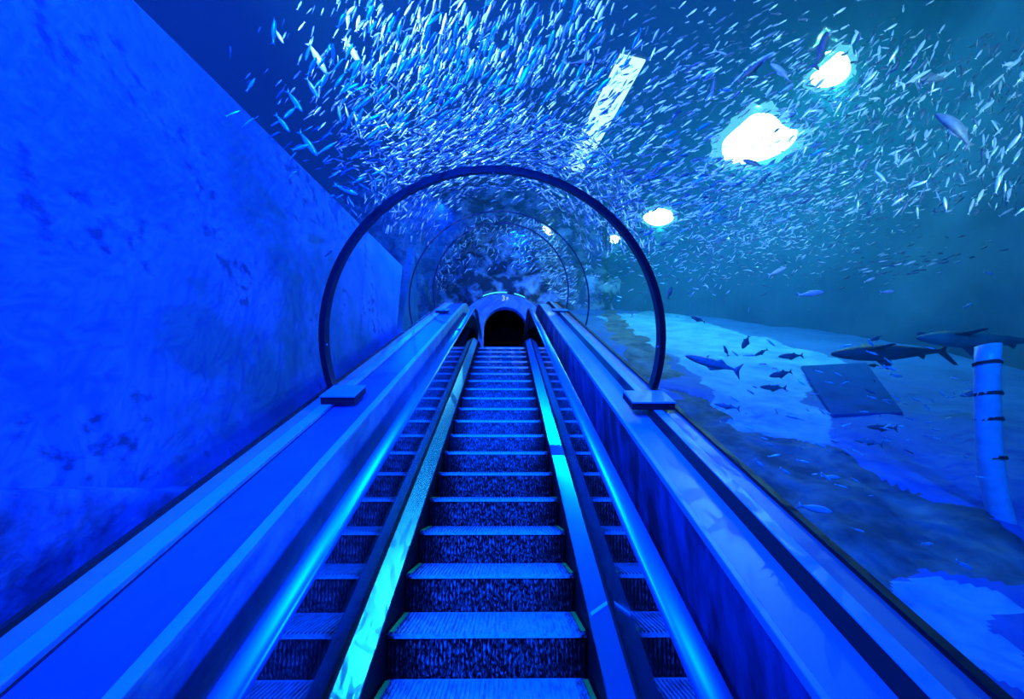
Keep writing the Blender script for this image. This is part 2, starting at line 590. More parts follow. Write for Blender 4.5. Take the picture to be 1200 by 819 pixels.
def tube_shell(r0, r1, s0, s_t, yend, a0, a1, k=72):
    A, B = tube_rings(r0, s0, s_t, yend, a0, a1, k), tube_rings(r1, s0, s_t, yend, a0, a1, k)
    m, n = len(A), len(A[0])
    v = [p for c in A for p in c] + [p for c in B for p in c]
    o = m * n
    f = []
    for i in range(m - 1):
        for t in range(n - 1):
            f.append((i * n + t, i * n + t + 1, (i + 1) * n + t + 1, (i + 1) * n + t))
            f.append((o + i * n + t, o + (i + 1) * n + t, o + (i + 1) * n + t + 1, o + i * n + t + 1))
    for t in range(n - 1):
        f.append((t, o + t, o + t + 1, t + 1))
        b = (m - 1) * n
        f.append((b + t, b + t + 1, o + b + t + 1, o + b + t))
    for i in range(m - 1):
        f.append((i * n, (i + 1) * n, o + (i + 1) * n, o + i * n))
        e = n - 1
        f.append((i * n + e, o + i * n + e, o + (i + 1) * n + e, (i + 1) * n + e))
    return v, f


PY = 12.5                                   # portal distance
A0, A1 = math.radians(-14.3), math.radians(194.3)
v, f = tube_shell(TR, TR + 0.05, -2.2, TUN_ST, PY + 0.1, A0, A1)
struct(mesh_obj('window_1', v, f, M['acrylic'], None, True), 'clear acrylic vault of the tunnel over the escalator')


def hoop(s, w, th, a0, a1, label, grp=None, bolts=True):
    t = thing('tunnel_hoop', label, 'hoop', P(TX, s, TN + TR * math.sin(a0)), grp)
    mb = MB()
    k = 72
    v, f = [], []
    for i in range(k + 1):
        a = a0 + (a1 - a0) * i / k
        for r, ss in ((TR - th, s), (TR - 0.002, s), (TR - 0.002, s + w), (TR - th, s + w)):
            v.append(P(TX + r * math.cos(a), ss, TN + r * math.sin(a)))
    for i in range(k):
        for j in range(4):
            f.append((i * 4 + j, i * 4 + (j + 1) % 4, i * 4 + 4 + (j + 1) % 4, i * 4 + 4 + j))
    f += [(0, 1, 2, 3), (k * 4 + 3, k * 4 + 2, k * 4 + 1, k * 4)]
    mb.add(v, f)
    mb.build('band', M['ring'], t, False)
    if bolts:
        for a in (0.02, 1.57, 3.12):
            c = P(TX + (TR - th) * math.cos(a), s + w * 0.4, TN + (TR - th) * math.sin(a))
            vv, ff = [], []
            u = Vector((0, CS, SN))
            rd = (P(TX, s + w * 0.4, TN) - c).normalized()
            tn = u.cross(rd)
            for lvl, rr in ((0, 0.009), (0.006, 0.007)):
                for q in range(8):
                    an = math.tau * q / 8
                    vv.append(c + rd * lvl + u * rr * math.cos(an) + tn * rr * math.sin(an))
            ff = [(q, (q + 1) % 8, 8 + (q + 1) % 8, 8 + q) for q in range(8)] + [tuple(range(8, 16))]
            mesh_obj('bolt', vv, ff, M['lip'], t)
    return t


hoop(3.45, 0.10, 0.05, math.radians(-14), math.radians(194), 'large dark steel hoop arching over the escalator, nearest of the hoops')
hoop(6.75, 0.04, 0.02, math.radians(-13), math.radians(193), 'thin dark hoop further up the tunnel behind the large one', bolts=False)
hoop(9.0, 0.05, 0.03, math.radians(-13), math.radians(193), 'smallest dark hoop near the top of the tunnel', bolts=False)

# ------------------------------------------------------------------ upper landing, portal and corridor
cpt = P(0, S_T, 0) - Vector((0, -SN, CS)) * 2.7
ZT = cpt.z + 2.7                            # upper landing level
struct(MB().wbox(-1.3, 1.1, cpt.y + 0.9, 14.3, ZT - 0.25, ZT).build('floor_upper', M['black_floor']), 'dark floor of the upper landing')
axis_z = crest(TN, TUN_ST, 0, 1.0)[-1][1]


def portal():
    k = 28
    cx = -0.02
    ow, oh, spring = 0.66, ZT + 2.16, ZT + 1.45       # opening half width, crown height, springing
    outer, inner = [], []
    for i in range(k + 1):
        a = math.pi * i / k
        inner.append((cx + ow * math.cos(a), spring + (oh - spring) * math.sin(a)))
        outer.append((TX + 1.33 * math.cos(a), axis_z - 0.33 + 1.13 * math.sin(a)))
    inner = [(cx + ow, ZT)] + inner + [(cx - ow, ZT)]
    outer = [(TX + 1.33, ZT)] + outer + [(TX - 1.33, ZT)]
    n = len(inner)
    v, f = [], []
    for y in (PY, PY + 0.25):
        v += [(x, y, z) for x, z in outer] + [(x, y, z) for x, z in inner]
    for i in range(n - 1):
        f.append((i, i + 1, n + i + 1, n + i))
        f.append((2 * n + i, 3 * n + i, 3 * n + i + 1, 2 * n + i + 1))
        f.append((i, 2 * n + i, 2 * n + i + 1, i + 1))
        f.append((n + i, n + i + 1, 3 * n + i + 1, 3 * n + i))
    for i in (0, n - 1):
        f.append((i, n + i, 3 * n + i, 2 * n + i))
    o = mesh_obj('wall_portal', v, f, M['portal'])
    struct(o, 'blue arched wall around the dark doorway at the top of the escalator')
    bevel(o, 0.03, 3)
    # corridor behind
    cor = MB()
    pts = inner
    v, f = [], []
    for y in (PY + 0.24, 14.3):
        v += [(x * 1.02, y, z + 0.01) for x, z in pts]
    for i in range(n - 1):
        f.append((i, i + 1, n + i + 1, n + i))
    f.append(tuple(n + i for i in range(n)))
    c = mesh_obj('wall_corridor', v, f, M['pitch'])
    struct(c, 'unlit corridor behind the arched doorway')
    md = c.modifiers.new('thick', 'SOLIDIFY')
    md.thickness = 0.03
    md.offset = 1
    return cx, oh


pcx, poh = portal()
# 3F lettering
sg = thing('floor_number', 'pale lettering reading 3F on the wall above the dark doorway', 'sign', (pcx, PY - 0.012, poh + 0.22))


def letters(txt, size, x, z, name):
    cu = bpy.data.curves.new(name, 'FONT')
    cu.body = txt
    cu.size = size
    cu.extrude = 0.006
    o = bpy.data.objects.new(name, cu)
    C.objects.link(o)
    dg = bpy.context.evaluated_depsgraph_get()
    me = bpy.data.meshes.new_from_object(o.evaluated_get(dg))
    bpy.data.objects.remove(o)
    me.transform(Matrix.Rotation(math.pi / 2, 4, 'X'))
    me.transform(Matrix.Translation(Vector((x, 0, z))))
    q = bpy.data.objects.new(name, me)
    C.objects.link(q)
    q.parent = sg
    me.materials.clear()
    me.materials.append(M['letters'])
    return q


letters('3', 0.25, -0.12, 0.0, 'numeral')
letters('F', 0.17, 0.03, 0.0, 'letter')


def glow_arc(a0, a1, label):
    t = thing('glow_line', label, 'light strip', (TX, PY - 0.02, axis_z + 0.8), 'glowing lines over the doorway')
    k = 12
    vb, vd = [], []
    for i in range(k + 1):
        a = a0 + (a1 - a0) * i / k
        x, z = TX + 1.33 * math.cos(a), axis_z - 0.33 + 1.13 * math.sin(a)
        vb += [(x, PY - 0.0, z + 0.005), (x, PY - 0.03, z + 0.005), (x, PY - 0.03, z + 0.03), (x, PY, z + 0.03)]
        vd += [(x, PY - 0.03, z + 0.008), (x, PY - 0.045, z + 0.008), (x, PY - 0.045, z + 0.045), (x, PY - 0.03, z + 0.045)]
    f = []
    for i in range(k):
        for j in range(4):
            f.append((i * 4 + j, i * 4 + (j + 1) % 4, i * 4 + 4 + (j + 1) % 4, i * 4 + 4 + j))
    f += [(0, 1, 2, 3), (k * 4 + 3, k * 4 + 2, k * 4 + 1, k * 4)]
    mesh_obj('channel', vb, f, M['housing'], t)
    mesh_obj('diffuser', vd, f, M['glow_arc'], t)


glow_arc(math.radians(84), math.radians(118), 'long cyan glowing line above the 3F lettering')
glow_arc(math.radians(58), math.radians(74), 'short cyan glowing line to the right above the doorway')

# lower landing, closing wall behind the viewer
struct(MB().wbox(-1.3, 1.2, -3.2, 1.25, -0.12, 0.0).build('floor_lower', M['cleat']), 'metal floor plate of the lower landing')

# ------------------------------------------------------------------ tank shell
ZS = ZC + 8.0                                # water surface
a, b = at_x(195, 37, -2.6), at_x(470, 310, -2.6)
sl = (b.z - a.z) / (b.y - a.y)
top = lambda y: a.z + sl * (y - a.y)
y_end = b.y + 0.15
v = []
for x in (-2.6, -2.85):
    v += [(x, -4, -3), (x, y_end, -3), (x, y_end, top(y_end)), (x, -4, top(-4))]
o = MB().box(v).build('wall_left', M['wall'])
struct(o, 'large blue stained tank wall left of the tunnel with a sloping top edge')
bevel(o, 0.02)
c0 = at_x(485, 290, -2.9)
v = []
for x in (-2.9, -3.1):
    v += [(x, y_end + 0.3, 0), (x, 15.5, 0), (x, 13.6, ZC + 5.1), (x, c0.y, c0.z)]
struct(MB().box(v).build('wall_left_far', M['wall']), 'second blue tank wall panel beyond the first on the left')
struct(MB().wbox(-7.3, -7.0, -5, 20, -3, ZS + 0.5).build('wall_far_left', M['rock']), 'dim far left side of the tank')


def rock_back(u, w):
    x, z = -7.2 + 17 * u, -3 + 17 * w
    q = Vector((x * 0.5, z * 0.5, 9))
    return (x, 15.4 - 0.7 * mn.fractal(q, 1.0, 2.0, 5), z)


struct(MB().wbox(-7.3, 9.8, -5.3, -5, -4, ZS + 0.5).build('wall_front', M['farwall']), 'tank end behind the lower landing')

# tank bed on the left: rough level bottom
def grid(name, fn, nu, nv, m, label, mats=None, cls=None):
    v = [fn(i / nu, j / nv) for j in range(nv + 1) for i in range(nu + 1)]
    f = [(j * (nu + 1) + i, j * (nu + 1) + i + 1, (j + 1) * (nu + 1) + i + 1, (j + 1) * (nu + 1) + i) for j in range(nv) for i in range(nu)]
    o = mesh_obj(name, v, f, m, None, True)
    struct(o, label)
    return o


from mathutils import noise as mn
grid('wall_right', lambda u, w: (10.2 - 1.0 * mn.fractal(Vector((u * 5, w * 3.5, 4)), 1.0, 2.0, 4) - 3.0 * max(0, 0.3 - w) - 7.0 * max(0, (u - 0.62) / 0.38) ** 2, -5 + 21 * u, -4 + 18 * w), 120, 90, M['farwall'], 'dim hazy far side of the tank on the right')
grid('wall_back', rock_back, 110, 110, M['rock'], 'dark rocky back of the tank beyond the tunnel')


def left_bed(u, w):
    x, y = -7 + 5.5 * u, -4 + 20 * w
    z = ZC - 1.3 + 0.10 * mn.fractal(Vector((x * 1.4, y * 1.4, 0)), 1.0, 2.0, 4) + max(0, (y - 9) * 0.25)
    return (x, y, z)


grid('floor_left_bed', left_bed, 60, 160, M['bedrock'], 'rough dark tank bottom between the tunnel and the left wall')


def plinth(u, w):
    y = -4 + 11 * w
    n_ = 0.07 * mn.fractal(Vector((u * 2.2, y * 2.0, 5)), 1.0, 2.0, 5)
    if u < 0.25:
        return (-2.62 + 0.28 * u / 0.25 + n_ * u, y, ZC - 0.0 - 0.03 * u + n_ * 0.3)
    return (-2.34 + 0.25 * (u - 0.25) + n_, y, ZC - 0.03 - 1.8 * (u - 0.25) + n_ * 0.3)


grid('trim_11', plinth, 24, 150, M['wall_rough'], 'rough darker footing along the bottom of the left tank wall')


def bed_px(px, py):
    """photograph pixel on the sloping tank bed (n=0) -> (x, s)"""
    r = ray(px, py)
    nv = Vector((0, -SN, CS))
    t = -2.0 / r.dot(nv)
    x, s, n = slope_of(CAM + r * t)
    return x, s


def inside(p, poly):
    x, y = p
    c = False
    j = len(poly) - 1
    for i in range(len(poly)):
        xi, yi = poly[i]
        xj, yj = poly[j]
        if (yi > y) != (yj > y) and x < (xj - xi) * (y - yi) / (yj - yi + 1e-12) + xi:
            c = not c
        j = i
    return c


SAND = [[(780, 362), (860, 388), (985, 420), (1000, 440), (935, 440), (960, 485), (985, 520), (925, 520), (860, 500), (825, 482), (832, 458), (790, 420), (700, 372)],
        [(1015, 662), (1100, 672), (1200, 700), (1200, 819), (1140, 790), (1060, 720)],
        [(1000, 500), (1075, 500), (1140, 520), (1170, 560), (1170, 610), (1080, 590), (1035, 560)]]
ROCKP = [[(780, 455), (830, 470), (870, 505), (930, 515), (1000, 530), (1030, 560), (1080, 590), (1200, 620), (1200, 690), (1100, 668), (1015, 655), (1060, 740), (1140, 819), (1000, 700), (860, 560)],
         [(690, 330), (740, 385), (760, 400), (795, 440), (770, 450), (720, 400)]]
SLAB = [(938, 432), (1015, 428), (1058, 488), (975, 491)]
sand_b = [[bed_px(*p) for p in q] for q in SAND[:2]]
mid_b = [[bed_px(*p) for p in q] for q in SAND[2:]]
rock_b = [[bed_px(*p) for p in q] for q in ROCKP]


def right_bed():
    nu, nv = 240, 480
    x0, x1, s0, s1 = 1.2, 9.6, -1.0, 18.0
    v, f, mi = [], [], []
    for j in range(nv + 1):
        for i in range(nu + 1):
            x, s = x0 + (x1 - x0) * (i / nu) ** 1.3, s0 + (s1 - s0) * (j / nv) ** 1.5
            q = Vector((x, s, 0))
            wob = Vector((mn.fractal(q * 1.1, 1.0, 2.0, 4), mn.fractal(q * 1.1 + Vector((7, 3, 1)), 1.0, 2.0, 4), 0)) * 0.25
            pt = (x + wob.x, s + wob.y)
            rk = any(inside(pt, r) for r in rock_b)
            n = 0.06 * mn.fractal(q * 0.9, 1.0, 2.0, 4)
            if rk:
                n += 0.05 * mn.fractal(q * 1.5, 1.0, 2.0, 4)
            v.append(P(x, s, n))
    for j in range(nv):
        for i in range(nu):
            f.append((j * (nu + 1) + i, j * (nu + 1) + i + 1, (j + 1) * (nu + 1) + i + 1, (j + 1) * (nu + 1) + i))
            x, s = x0 + (x1 - x0) * ((i + .5) / nu) ** 1.3, s0 + (s1 - s0) * ((j + .5) / nv) ** 1.5
            q = Vector((x, s, 0))
            wob = Vector((mn.fractal(q * 1.1, 1.0, 2.0, 4), mn.fractal(q * 1.1 + Vector((7, 3, 1)), 1.0, 2.0, 4), 0)) * 0.25
            pt = (x + wob.x, s + wob.y)
            mi.append(2 if any(inside(pt, r) for r in rock_b) else 1 if any(inside(pt, r) for r in sand_b) else 0)
    o = mesh_obj('floor', v, f, M['bed'], None, True)
    o.data.materials.append(M['sand'])
    o.data.materials.append(M['bedrock'])
    for p, k in zip(o.data.polygons, mi):
        p.material_index = k
    struct(o, 'sloping bed of the tank with pale sand and dark rock to the right of the tunnel')


right_bed()
q = [bed_px(*p) for p in SLAB]
v = [P(x, s, 0.0) for x, s in q] + [P(x, s, 0.06) for x, s in q]
o = MB().box(v).build('bed_slab', mat('slab', (0.006, 0.05, 0.22), 0.9, 0, (0.01, 0.07, 0.28), 3, spec=0.1))
tag(bevel(o, 0.02), 'dark four-sided slab lying on the bright tank bed under the sharks', 'slab')


# curved pale post at the right edge
def post():
    t = thing('curved_post', 'pale curved post with dark cross bands at the right edge of the tank', 'post', at_depth(1180, 630, 3.4))
    cl = [(1158, 405), (1157, 430), (1157, 470), (1158, 510), (1162, 550), (1169, 590), (1180, 630), (1196, 680)]
    D = 3.4
    ring = []
    v, f = [], []
    for px, py in cl:
        c = at_depth(px, py, D)
        for k in range(10):
            a_ = math.tau * k / 10
            v.append(c + Vector((0.08 * math.cos(a_), 0.08 * math.sin(a_), 0)))
    for i in range(len(cl) - 1):
        for k in range(10):
            f.append((i * 10 + k, i * 10 + (k + 1) % 10, i * 10 + 10 + (k + 1) % 10, i * 10 + 10 + k))
    f += [tuple(range(10)), tuple(reversed(range(len(v) - 10, len(v))))]
    mesh_obj('shaft', v, f, M['fishpale'], t, True)
    for px, py in ((1157, 426), (1158, 462), (1159, 492), (1163, 537)):
        c = at_depth(px, py, D)
        vv, ff = [], []
        for z in (-0.012, 0.012):
            for k in range(16):
                a_ = math.tau * k / 16
                vv.append(c + Vector((0.086 * math.cos(a_), 0.086 * math.sin(a_), z)))
        ff = [(k, (k + 1) % 16, 16 + (k + 1) % 16, 16 + k) for k in range(16)] + [tuple(range(16)), tuple(range(31, 15, -1))]
        mesh_obj('band', vv, ff, M['dark'], t)


post()

# ------------------------------------------------------------------ water
def water():
    rings = tube_rings(TR + 0.06, -2.3, TUN_ST, 14.5, 0, math.tau, 64)
    m, n = len(rings), len(rings[0])
    v = [p for c in rings for p in c]
    f = []
    for i in range(m):
        j = (i + 1) % m
        for t in range(n - 1):
            f.append((i * n + t, j * n + t, j * n + t + 1, i * n + t + 1))
    f.append(tuple(i * n for i in range(m)))
    f.append(tuple(i * n + n - 1 for i in reversed(range(m))))
    b = len(v)
    x0, x1, y0, y1, z0, z1 = -7.1, 9.6, -5.1, 19.6, -5, ZS
    v += [(x0, y0, z0), (x1, y0, z0), (x1, y1, z0), (x0, y1, z0), (x0, y0, z1), (x1, y0, z1), (x1, y1, z1), (x0, y1, z1)]
    f += [tuple(b + i for i in q) for q in [(0, 3, 2, 1), (4, 5, 6, 7), (0, 1, 5, 4), (1, 2, 6, 5), (2, 3, 7, 6), (3, 0, 4, 7)]]
    me = bpy.data.meshes.new('water')
    me.from_pydata([tuple(p) for p in v], [], f)
    bm = bmesh.new()
    bm.from_mesh(me)
    # the box faces point outwards, the cavity faces point into the cavity
    bm.faces.ensure_lookup_table()
    cav = [q for q in bm.faces if q.index < len(f) - 6]
    box = [q for q in bm.faces if q.index >= len(f) - 6]
    bmesh.ops.recalc_face_normals(bm, faces=box)
    bmesh.ops.recalc_face_normals(bm, faces=cav)
    bmesh.ops.reverse_faces(bm, faces=cav)
    bm.to_mesh(me)
    bm.free()
    o = bpy.data.objects.new('water', me)
    C.objects.link(o)
    mt, nt, out = nodes('sea_water')
    sc = N(nt, 'ShaderNodeVolumeScatter', Density=0.017, Anisotropy=0.3)
    sc.inputs['Color'].default_value = (0.1, 0.75, 0.95, 1)
    ab = N(nt, 'ShaderNodeVolumeAbsorption', Density=0.16)
    ab.inputs['Color'].default_value = (0.4, 0.84, 0.95, 1)
    ad = N(nt, 'ShaderNodeAddShader')
    nt.links.new(sc.outputs[0], ad.inputs[0])
    nt.links.new(ab.outputs[0], ad.inputs[1])
    nt.links.new(ad.outputs[0], out.inputs['Volume'])
    me.materials.append(mt)
    struct(o, 'clear blue sea water filling the tank around the tunnel')


water()


def surf(u, w):
    x, y = -7 + 16.5 * u, -5 + 24.5 * w
    return (x, y, ZS + 0.02 + 0.05 * mn.fractal(Vector((x * 0.9, y * 0.9, 3)), 1, 2, 3))


grid('ceiling', surf, 90, 120, M['surface'], 'rippling water surface above the tunnel')

# ------------------------------------------------------------------ lamps over the water
def flood(outline, label, grp='floodlights above the water'):
    zc = ZS + 0.07
    pts = [at_z(px, py, zc) for px, py in outline]
    cen = sum(pts, Vector()) / len(pts)
    t = thing('floodlight', label, 'floodlight', cen, grp)
    n = len(pts)
    # smooth outline
    sm = []
    for i in range(n):
        p0, p1, p2, p3 = pts[i - 1], pts[i], pts[(i + 1) % n], pts[(i + 2) % n]
        for k in range(4):
            u = k / 4
            sm.append(0.5 * ((2 * p1) + (p2 - p0) * u + (2 * p0 - 5 * p1 + 4 * p2 - p3) * u * u + (3 * p1 - p0 - 3 * p2 + p3) * u ** 3))
    k = len(sm)
    v = [p for p in sm] + [p + Vector((0, 0, 0.05)) for p in sm]
    f = [tuple(range(k)), tuple(reversed(range(k, 2 * k)))] + [(i, (i + 1) % k, k + (i + 1) % k, k + i) for i in range(k)]
    mesh_obj('lens', v, f, M['lens'], t)
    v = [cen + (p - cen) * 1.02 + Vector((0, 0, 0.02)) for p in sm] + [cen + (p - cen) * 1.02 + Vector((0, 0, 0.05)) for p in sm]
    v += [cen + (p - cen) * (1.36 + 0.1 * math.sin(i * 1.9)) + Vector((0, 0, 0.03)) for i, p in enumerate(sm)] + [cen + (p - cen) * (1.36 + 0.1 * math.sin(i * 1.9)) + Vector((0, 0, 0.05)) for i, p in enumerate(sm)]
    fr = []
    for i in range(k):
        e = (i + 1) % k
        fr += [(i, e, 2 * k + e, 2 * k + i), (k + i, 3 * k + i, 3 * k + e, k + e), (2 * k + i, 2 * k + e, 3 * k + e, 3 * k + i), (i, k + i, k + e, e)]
    mesh_obj('halo_rim', v, fr, M['halo'], t)  # glowing ring added around the lens in place of its halo
    v = [cen + (p - cen) * 1.05 + Vector((0, 0, 0.06)) for p in sm] + [cen + (p - cen) * 0.7 + Vector((0, 0, 0.4)) for p in sm]
    mesh_obj('housing', v, f, M['housing'], t)
    return cen


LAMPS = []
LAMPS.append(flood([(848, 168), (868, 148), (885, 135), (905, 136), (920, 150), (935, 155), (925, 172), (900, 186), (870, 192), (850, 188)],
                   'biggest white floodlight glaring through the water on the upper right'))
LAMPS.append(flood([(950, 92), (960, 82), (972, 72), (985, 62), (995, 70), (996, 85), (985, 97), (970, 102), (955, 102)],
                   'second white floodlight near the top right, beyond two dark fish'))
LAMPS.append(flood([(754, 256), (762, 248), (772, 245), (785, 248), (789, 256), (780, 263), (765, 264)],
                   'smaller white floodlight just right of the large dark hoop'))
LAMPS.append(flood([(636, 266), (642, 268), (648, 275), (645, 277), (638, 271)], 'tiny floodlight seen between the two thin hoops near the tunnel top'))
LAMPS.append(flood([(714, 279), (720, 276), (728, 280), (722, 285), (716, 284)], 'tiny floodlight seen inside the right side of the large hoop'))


def strip_lamp():
    zc = ZS + 0.1
    a_, b_ = at_z(672, 200, zc), at_z(742, 68, zc)
    t = thing('strip_light', 'long pale green strip light slanting above the water over the hoop', 'strip light', (a_ + b_) / 2)
    d = (b_ - a_).normalized()
    n_ = Vector((d.y, -d.x, 0)) * 0.27
    z = Vector((0, 0, 0.06))
    pts = []
    prof = [a_ - n_, a_ + n_, b_ + n_, b_ - n_]
    mesh_obj('diffuser', *((lambda q: (q.v, q.f))(MB().box(prof + [p + z for p in prof]))), M['tube'], t)
    prof = [a_ - n_ * 1.12 - d * .05 + z * .7, a_ + n_ * 1.12 - d * .05 + z * .7, b_ + n_ * 1.12 + d * .05 + z * .7, b_ - n_ * 1.12 + d * .05 + z * .7]
    mesh_obj('housing', *((lambda q: (q.v, q.f))(MB().box(prof + [p + z * 2 for p in prof]))), M['housing'], t)


strip_lamp()

# ------------------------------------------------------------------ fish
def tube_exit(r):
    """distance along ray r (camera units of depth) at which it leaves the tunnel"""
    d = np.array([r.x, -r.y * SN + r.z * CS])
    p = np.array([0 - TX, 2.0 - TN])
    A = d @ d
    B = 2 * p @ d
    Cc = p @ p - (TR + 0.12) ** 2
    return (-B + math.sqrt(B * B - 4 * A * Cc)) / (2 * A)


def fish_template(stations, k, tail=True):
    """unit length along +x (snout at +0.5), height z, thickness y"""
    v, f = [(0.5, 0, 0)], []
    for x, h, w in stations:
        for i in range(k):
            a_ = math.tau * i / k
            v.append((x, w * math.cos(a_), h * math.sin(a_)))
    for i in range(k):
        f.append((0, 1 + i, 1 + (i + 1) % k))
    m = len(stations)
    for j in range(m - 1):
        for i in range(k):
            a0, a1 = 1 + j * k + i, 1 + j * k + (i + 1) % k
            f.append((a0, a0 + k, a1 + k, a1))
    e = 1 + (m - 1) * k
    f.append(tuple(e + i for i in range(k)))
    if tail:
        b = len(v)
        v += [(-0.36, 0.006, 0.02), (-0.36, 0.006, -0.02), (-0.5, 0.003, -0.11), (-0.44, 0.003, 0.0), (-0.5, 0.003, 0.11),
              (-0.36, -0.006, 0.02), (-0.36, -0.006, -0.02), (-0.5, -0.003, -0.11), (-0.44, -0.003, 0.0), (-0.5, -0.003, 0.11)]
        f += [(b, b + 1, b + 2, b + 3), (b, b + 3, b + 4), (b + 8, b + 7, b + 6, b + 5), (b + 9, b + 8, b + 5)]
        f += [(b, b + 4, b + 9, b + 5), (b + 1, b + 6, b + 7, b + 2), (b + 2, b + 7, b + 8, b + 3), (b + 3, b + 8, b + 9, b + 4)]
    return np.array(v, float), f


SLIM = [(0.44, 0.04, 0.025), (0.3, 0.085, 0.045), (0.08, 0.105, 0.052), (-0.16, 0.075, 0.036), (-0.37, 0.022, 0.012)]
tmpl_lo = fish_template(SLIM, 5)
tmpl_hi = fish_template([(0.47, 0.028, 0.018), (0.4, 0.06, 0.034), (0.27, 0.09, 0.047), (0.08, 0.108, 0.053), (-0.1, 0.09, 0.043), (-0.24, 0.055, 0.026), (-0.38, 0.02, 0.011)], 10)


def frame_for(px, py, ang, tilt, roll):
    """basis of a fish that points along the picture angle ang (degrees, counter-clockwise) at that spot"""
    a_ = math.radians(ang)
    d = (CR * math.cos(a_) + CU * math.sin(a_) + CF * tilt).normalized()
    up = (-CR * math.sin(a_) + CU * math.cos(a_))
    side = up.cross(d).normalized()
    up = d.cross(side)
    q = Matrix.Rotation(roll, 3, d)
    return d, q @ side, q @ up


def wall_clear(p):
    if p.x < -2.3 and p.z < top(p.y) + 0.35 and p.y < y_end + 0.3:
        return False
    if p.x < -2.5 and p.z < ZC + 5.4 and p.y > 8:
        return False
    if p.z > ZS - 0.25 or p.x < -6.8 or p.x > 8.2 or p.y > 14.4 or p.y < -4.5:
        return False
    x, s, n = slope_of(p)
    if x > 1.2 and n < 0.3:
        return False
    # keep clear of the level part of the tunnel
    if p.y > 9 and math.hypot(p.x - TX, p.z - axis_z) < TR + 0.25:
        return False
    return True


LENS = [(888, 164, 46, 30), (975, 83, 26, 21), (772, 256, 18, 9)]   # keeps the shoal from hiding the floodlights


def above_bed(r, dep, x_min=1.2):
    """depth along r capped so that the spot stays in the water above the tank bed"""
    q = r.y * -SN + r.z * CS
    if q < -1e-4 and r.x > 0:
        dep = min(dep, 0.8 * -2.0 / q)
    return max(dep, tube_exit(r) + 0.2)


FISH = []      # (pos, d, side, up, length, group)


def shoal(n, sample, dr, lr, angf, group, jit=9, tries=12):
    for _ in range(n):
        for _t in range(tries):
            px, py = sample()
            if random.random() < 0.9 and any(((px - a) / b) ** 2 + ((py - c) / e) ** 2 < 1 for a, c, b, e in LENS):
                continue
            r = ray(px, py)
            te = tube_exit(r) + 0.12
            if te > 11.3 and group == G4:       # straight up the tunnel the glass bends away before that
                te = 11.3
            d0 = max(dr[0], te)
            d1 = max(dr[1], d0 + 1.5)
            dep = d0 + (d1 - d0) * random.random() ** 0.8
            p = CAM + r * dep
            if 960 < px < 1220 and 375 < py < 445 and 4.0 < dep < 5.6:
                continue
            if wall_clear(p):
                L = random.uniform(*lr)
                ang = angf(px, py) + random.gauss(0, jit)
                if random.random() < 0.12:
                    ang += 180
                d, s, u = frame_for(px, py, ang, random.gauss(0, 0.3), random.gauss(0, 0.5))
                FISH.append((p, d, s, u, L, group, dep))
                break


def rect(x0, y0, x1, y1):
    return lambda: (random.uniform(x0, x1), random.uniform(y0, y1))


def gauss(cx, cy, sx, sy, rot=0):
    c, s = math.cos(math.radians(rot)), math.sin(math.radians(rot))

    def fn():
        a_, b_ = random.gauss(0, sx), random.gauss(0, sy)
        return cx + a_ * c + b_ * s, cy - a_ * s + b_ * c
    return fn


def annulus(r0, r1, a0, a1, cx=588, cy=310):
    def fn():
        a_ = math.radians(random.uniform(a0, a1))
        r = math.sqrt(random.uniform(r0 * r0, r1 * r1))
        return cx + r * math.cos(a_), cy - r * math.sin(a_)
    return fn


lerp = lambda a_, b_, t: a_ + (b_ - a_) * min(1, max(0, t))
mid_ang = lambda x, y: lerp(68, 22, (y - 60) / 130)
G1, G2, G3, G4, G5 = ('shoal of silvery fish above the near tunnel', 'shoal of silvery fish around the floodlights', 'teal shoal beyond the right side of the tunnel',
                      'shoal of fish seen through the hoop', 'scattered bright fish over the right tank bed')
shoal(1700, gauss(530, 95, 90, 58), (2.2, 5.5), (0.078, 0.133), mid_ang, G1)
shoal(1500, gauss(560, 172, 75, 26), (3.2, 6.5), (0.078, 0.125), mid_ang, G1)
shoal(240, rect(400, 0, 720, 90), (2.0, 5.0), (0.078, 0.156), mid_ang, G1)
shoal(165, rect(395, 90, 480, 250), (3, 7), (0.078, 0.140), lambda x, y: -50, G1, 25)
shoal(900, gauss(790, 215, 95, 26, 4), (3.5, 7.5), (0.078, 0.140), lambda x, y: 22, G2)
shoal(630, gauss(850, 110, 90, 50, 25), (3.0, 6.5), (0.078, 0.133), lambda x, y: 30, G2)
shoal(630, gauss(940, 150, 70, 30, 40), (3.5, 7.0), (0.078, 0.133), lambda x, y: 35, G2, 20)
shoal(240, gauss(705, 130, 28, 60, -25), (3.5, 6.5), (0.078, 0.133), lambda x, y: 35, G2)
shoal(630, gauss(950, 225, 80, 22, 12), (4.0, 7.5), (0.062, 0.117), lambda x, y: 25, G2)
shoal(2600, gauss(870, 272, 90, 30, 8), (5.5, 9), (0.062, 0.101), lambda x, y: 15, G3, 30)
shoal(700, rect(1000, 40, 1200, 250), (3.5, 7), (0.09, 0.17), lambda x, y: 60, G3, 22)
shoal(60, gauss(1070, 100, 40, 14, 20), (3.5, 5), (0.078, 0.117), lambda x, y: 38, G3, 8)
shoal(60, gauss(1060, 225, 60, 10, 0), (4.5, 6), (0.078, 0.109), lambda x, y: 10, G3, 10)
shoal(90, gauss(1055, 308, 40, 9, 8), (5, 7), (0.078, 0.156), lambda x, y: 14, G3, 8)
tang = lambda x, y: math.degrees(math.atan2(-(y - 310), x - 588)) - 90
shoal(1500, annulus(85, 182, 20, 165), (4.5, 9), (0.09, 0.15), tang, G4, 13)
shoal(975, annulus(95, 182, 5, 75), (5, 9), (0.09, 0.14), tang, G4, 16)
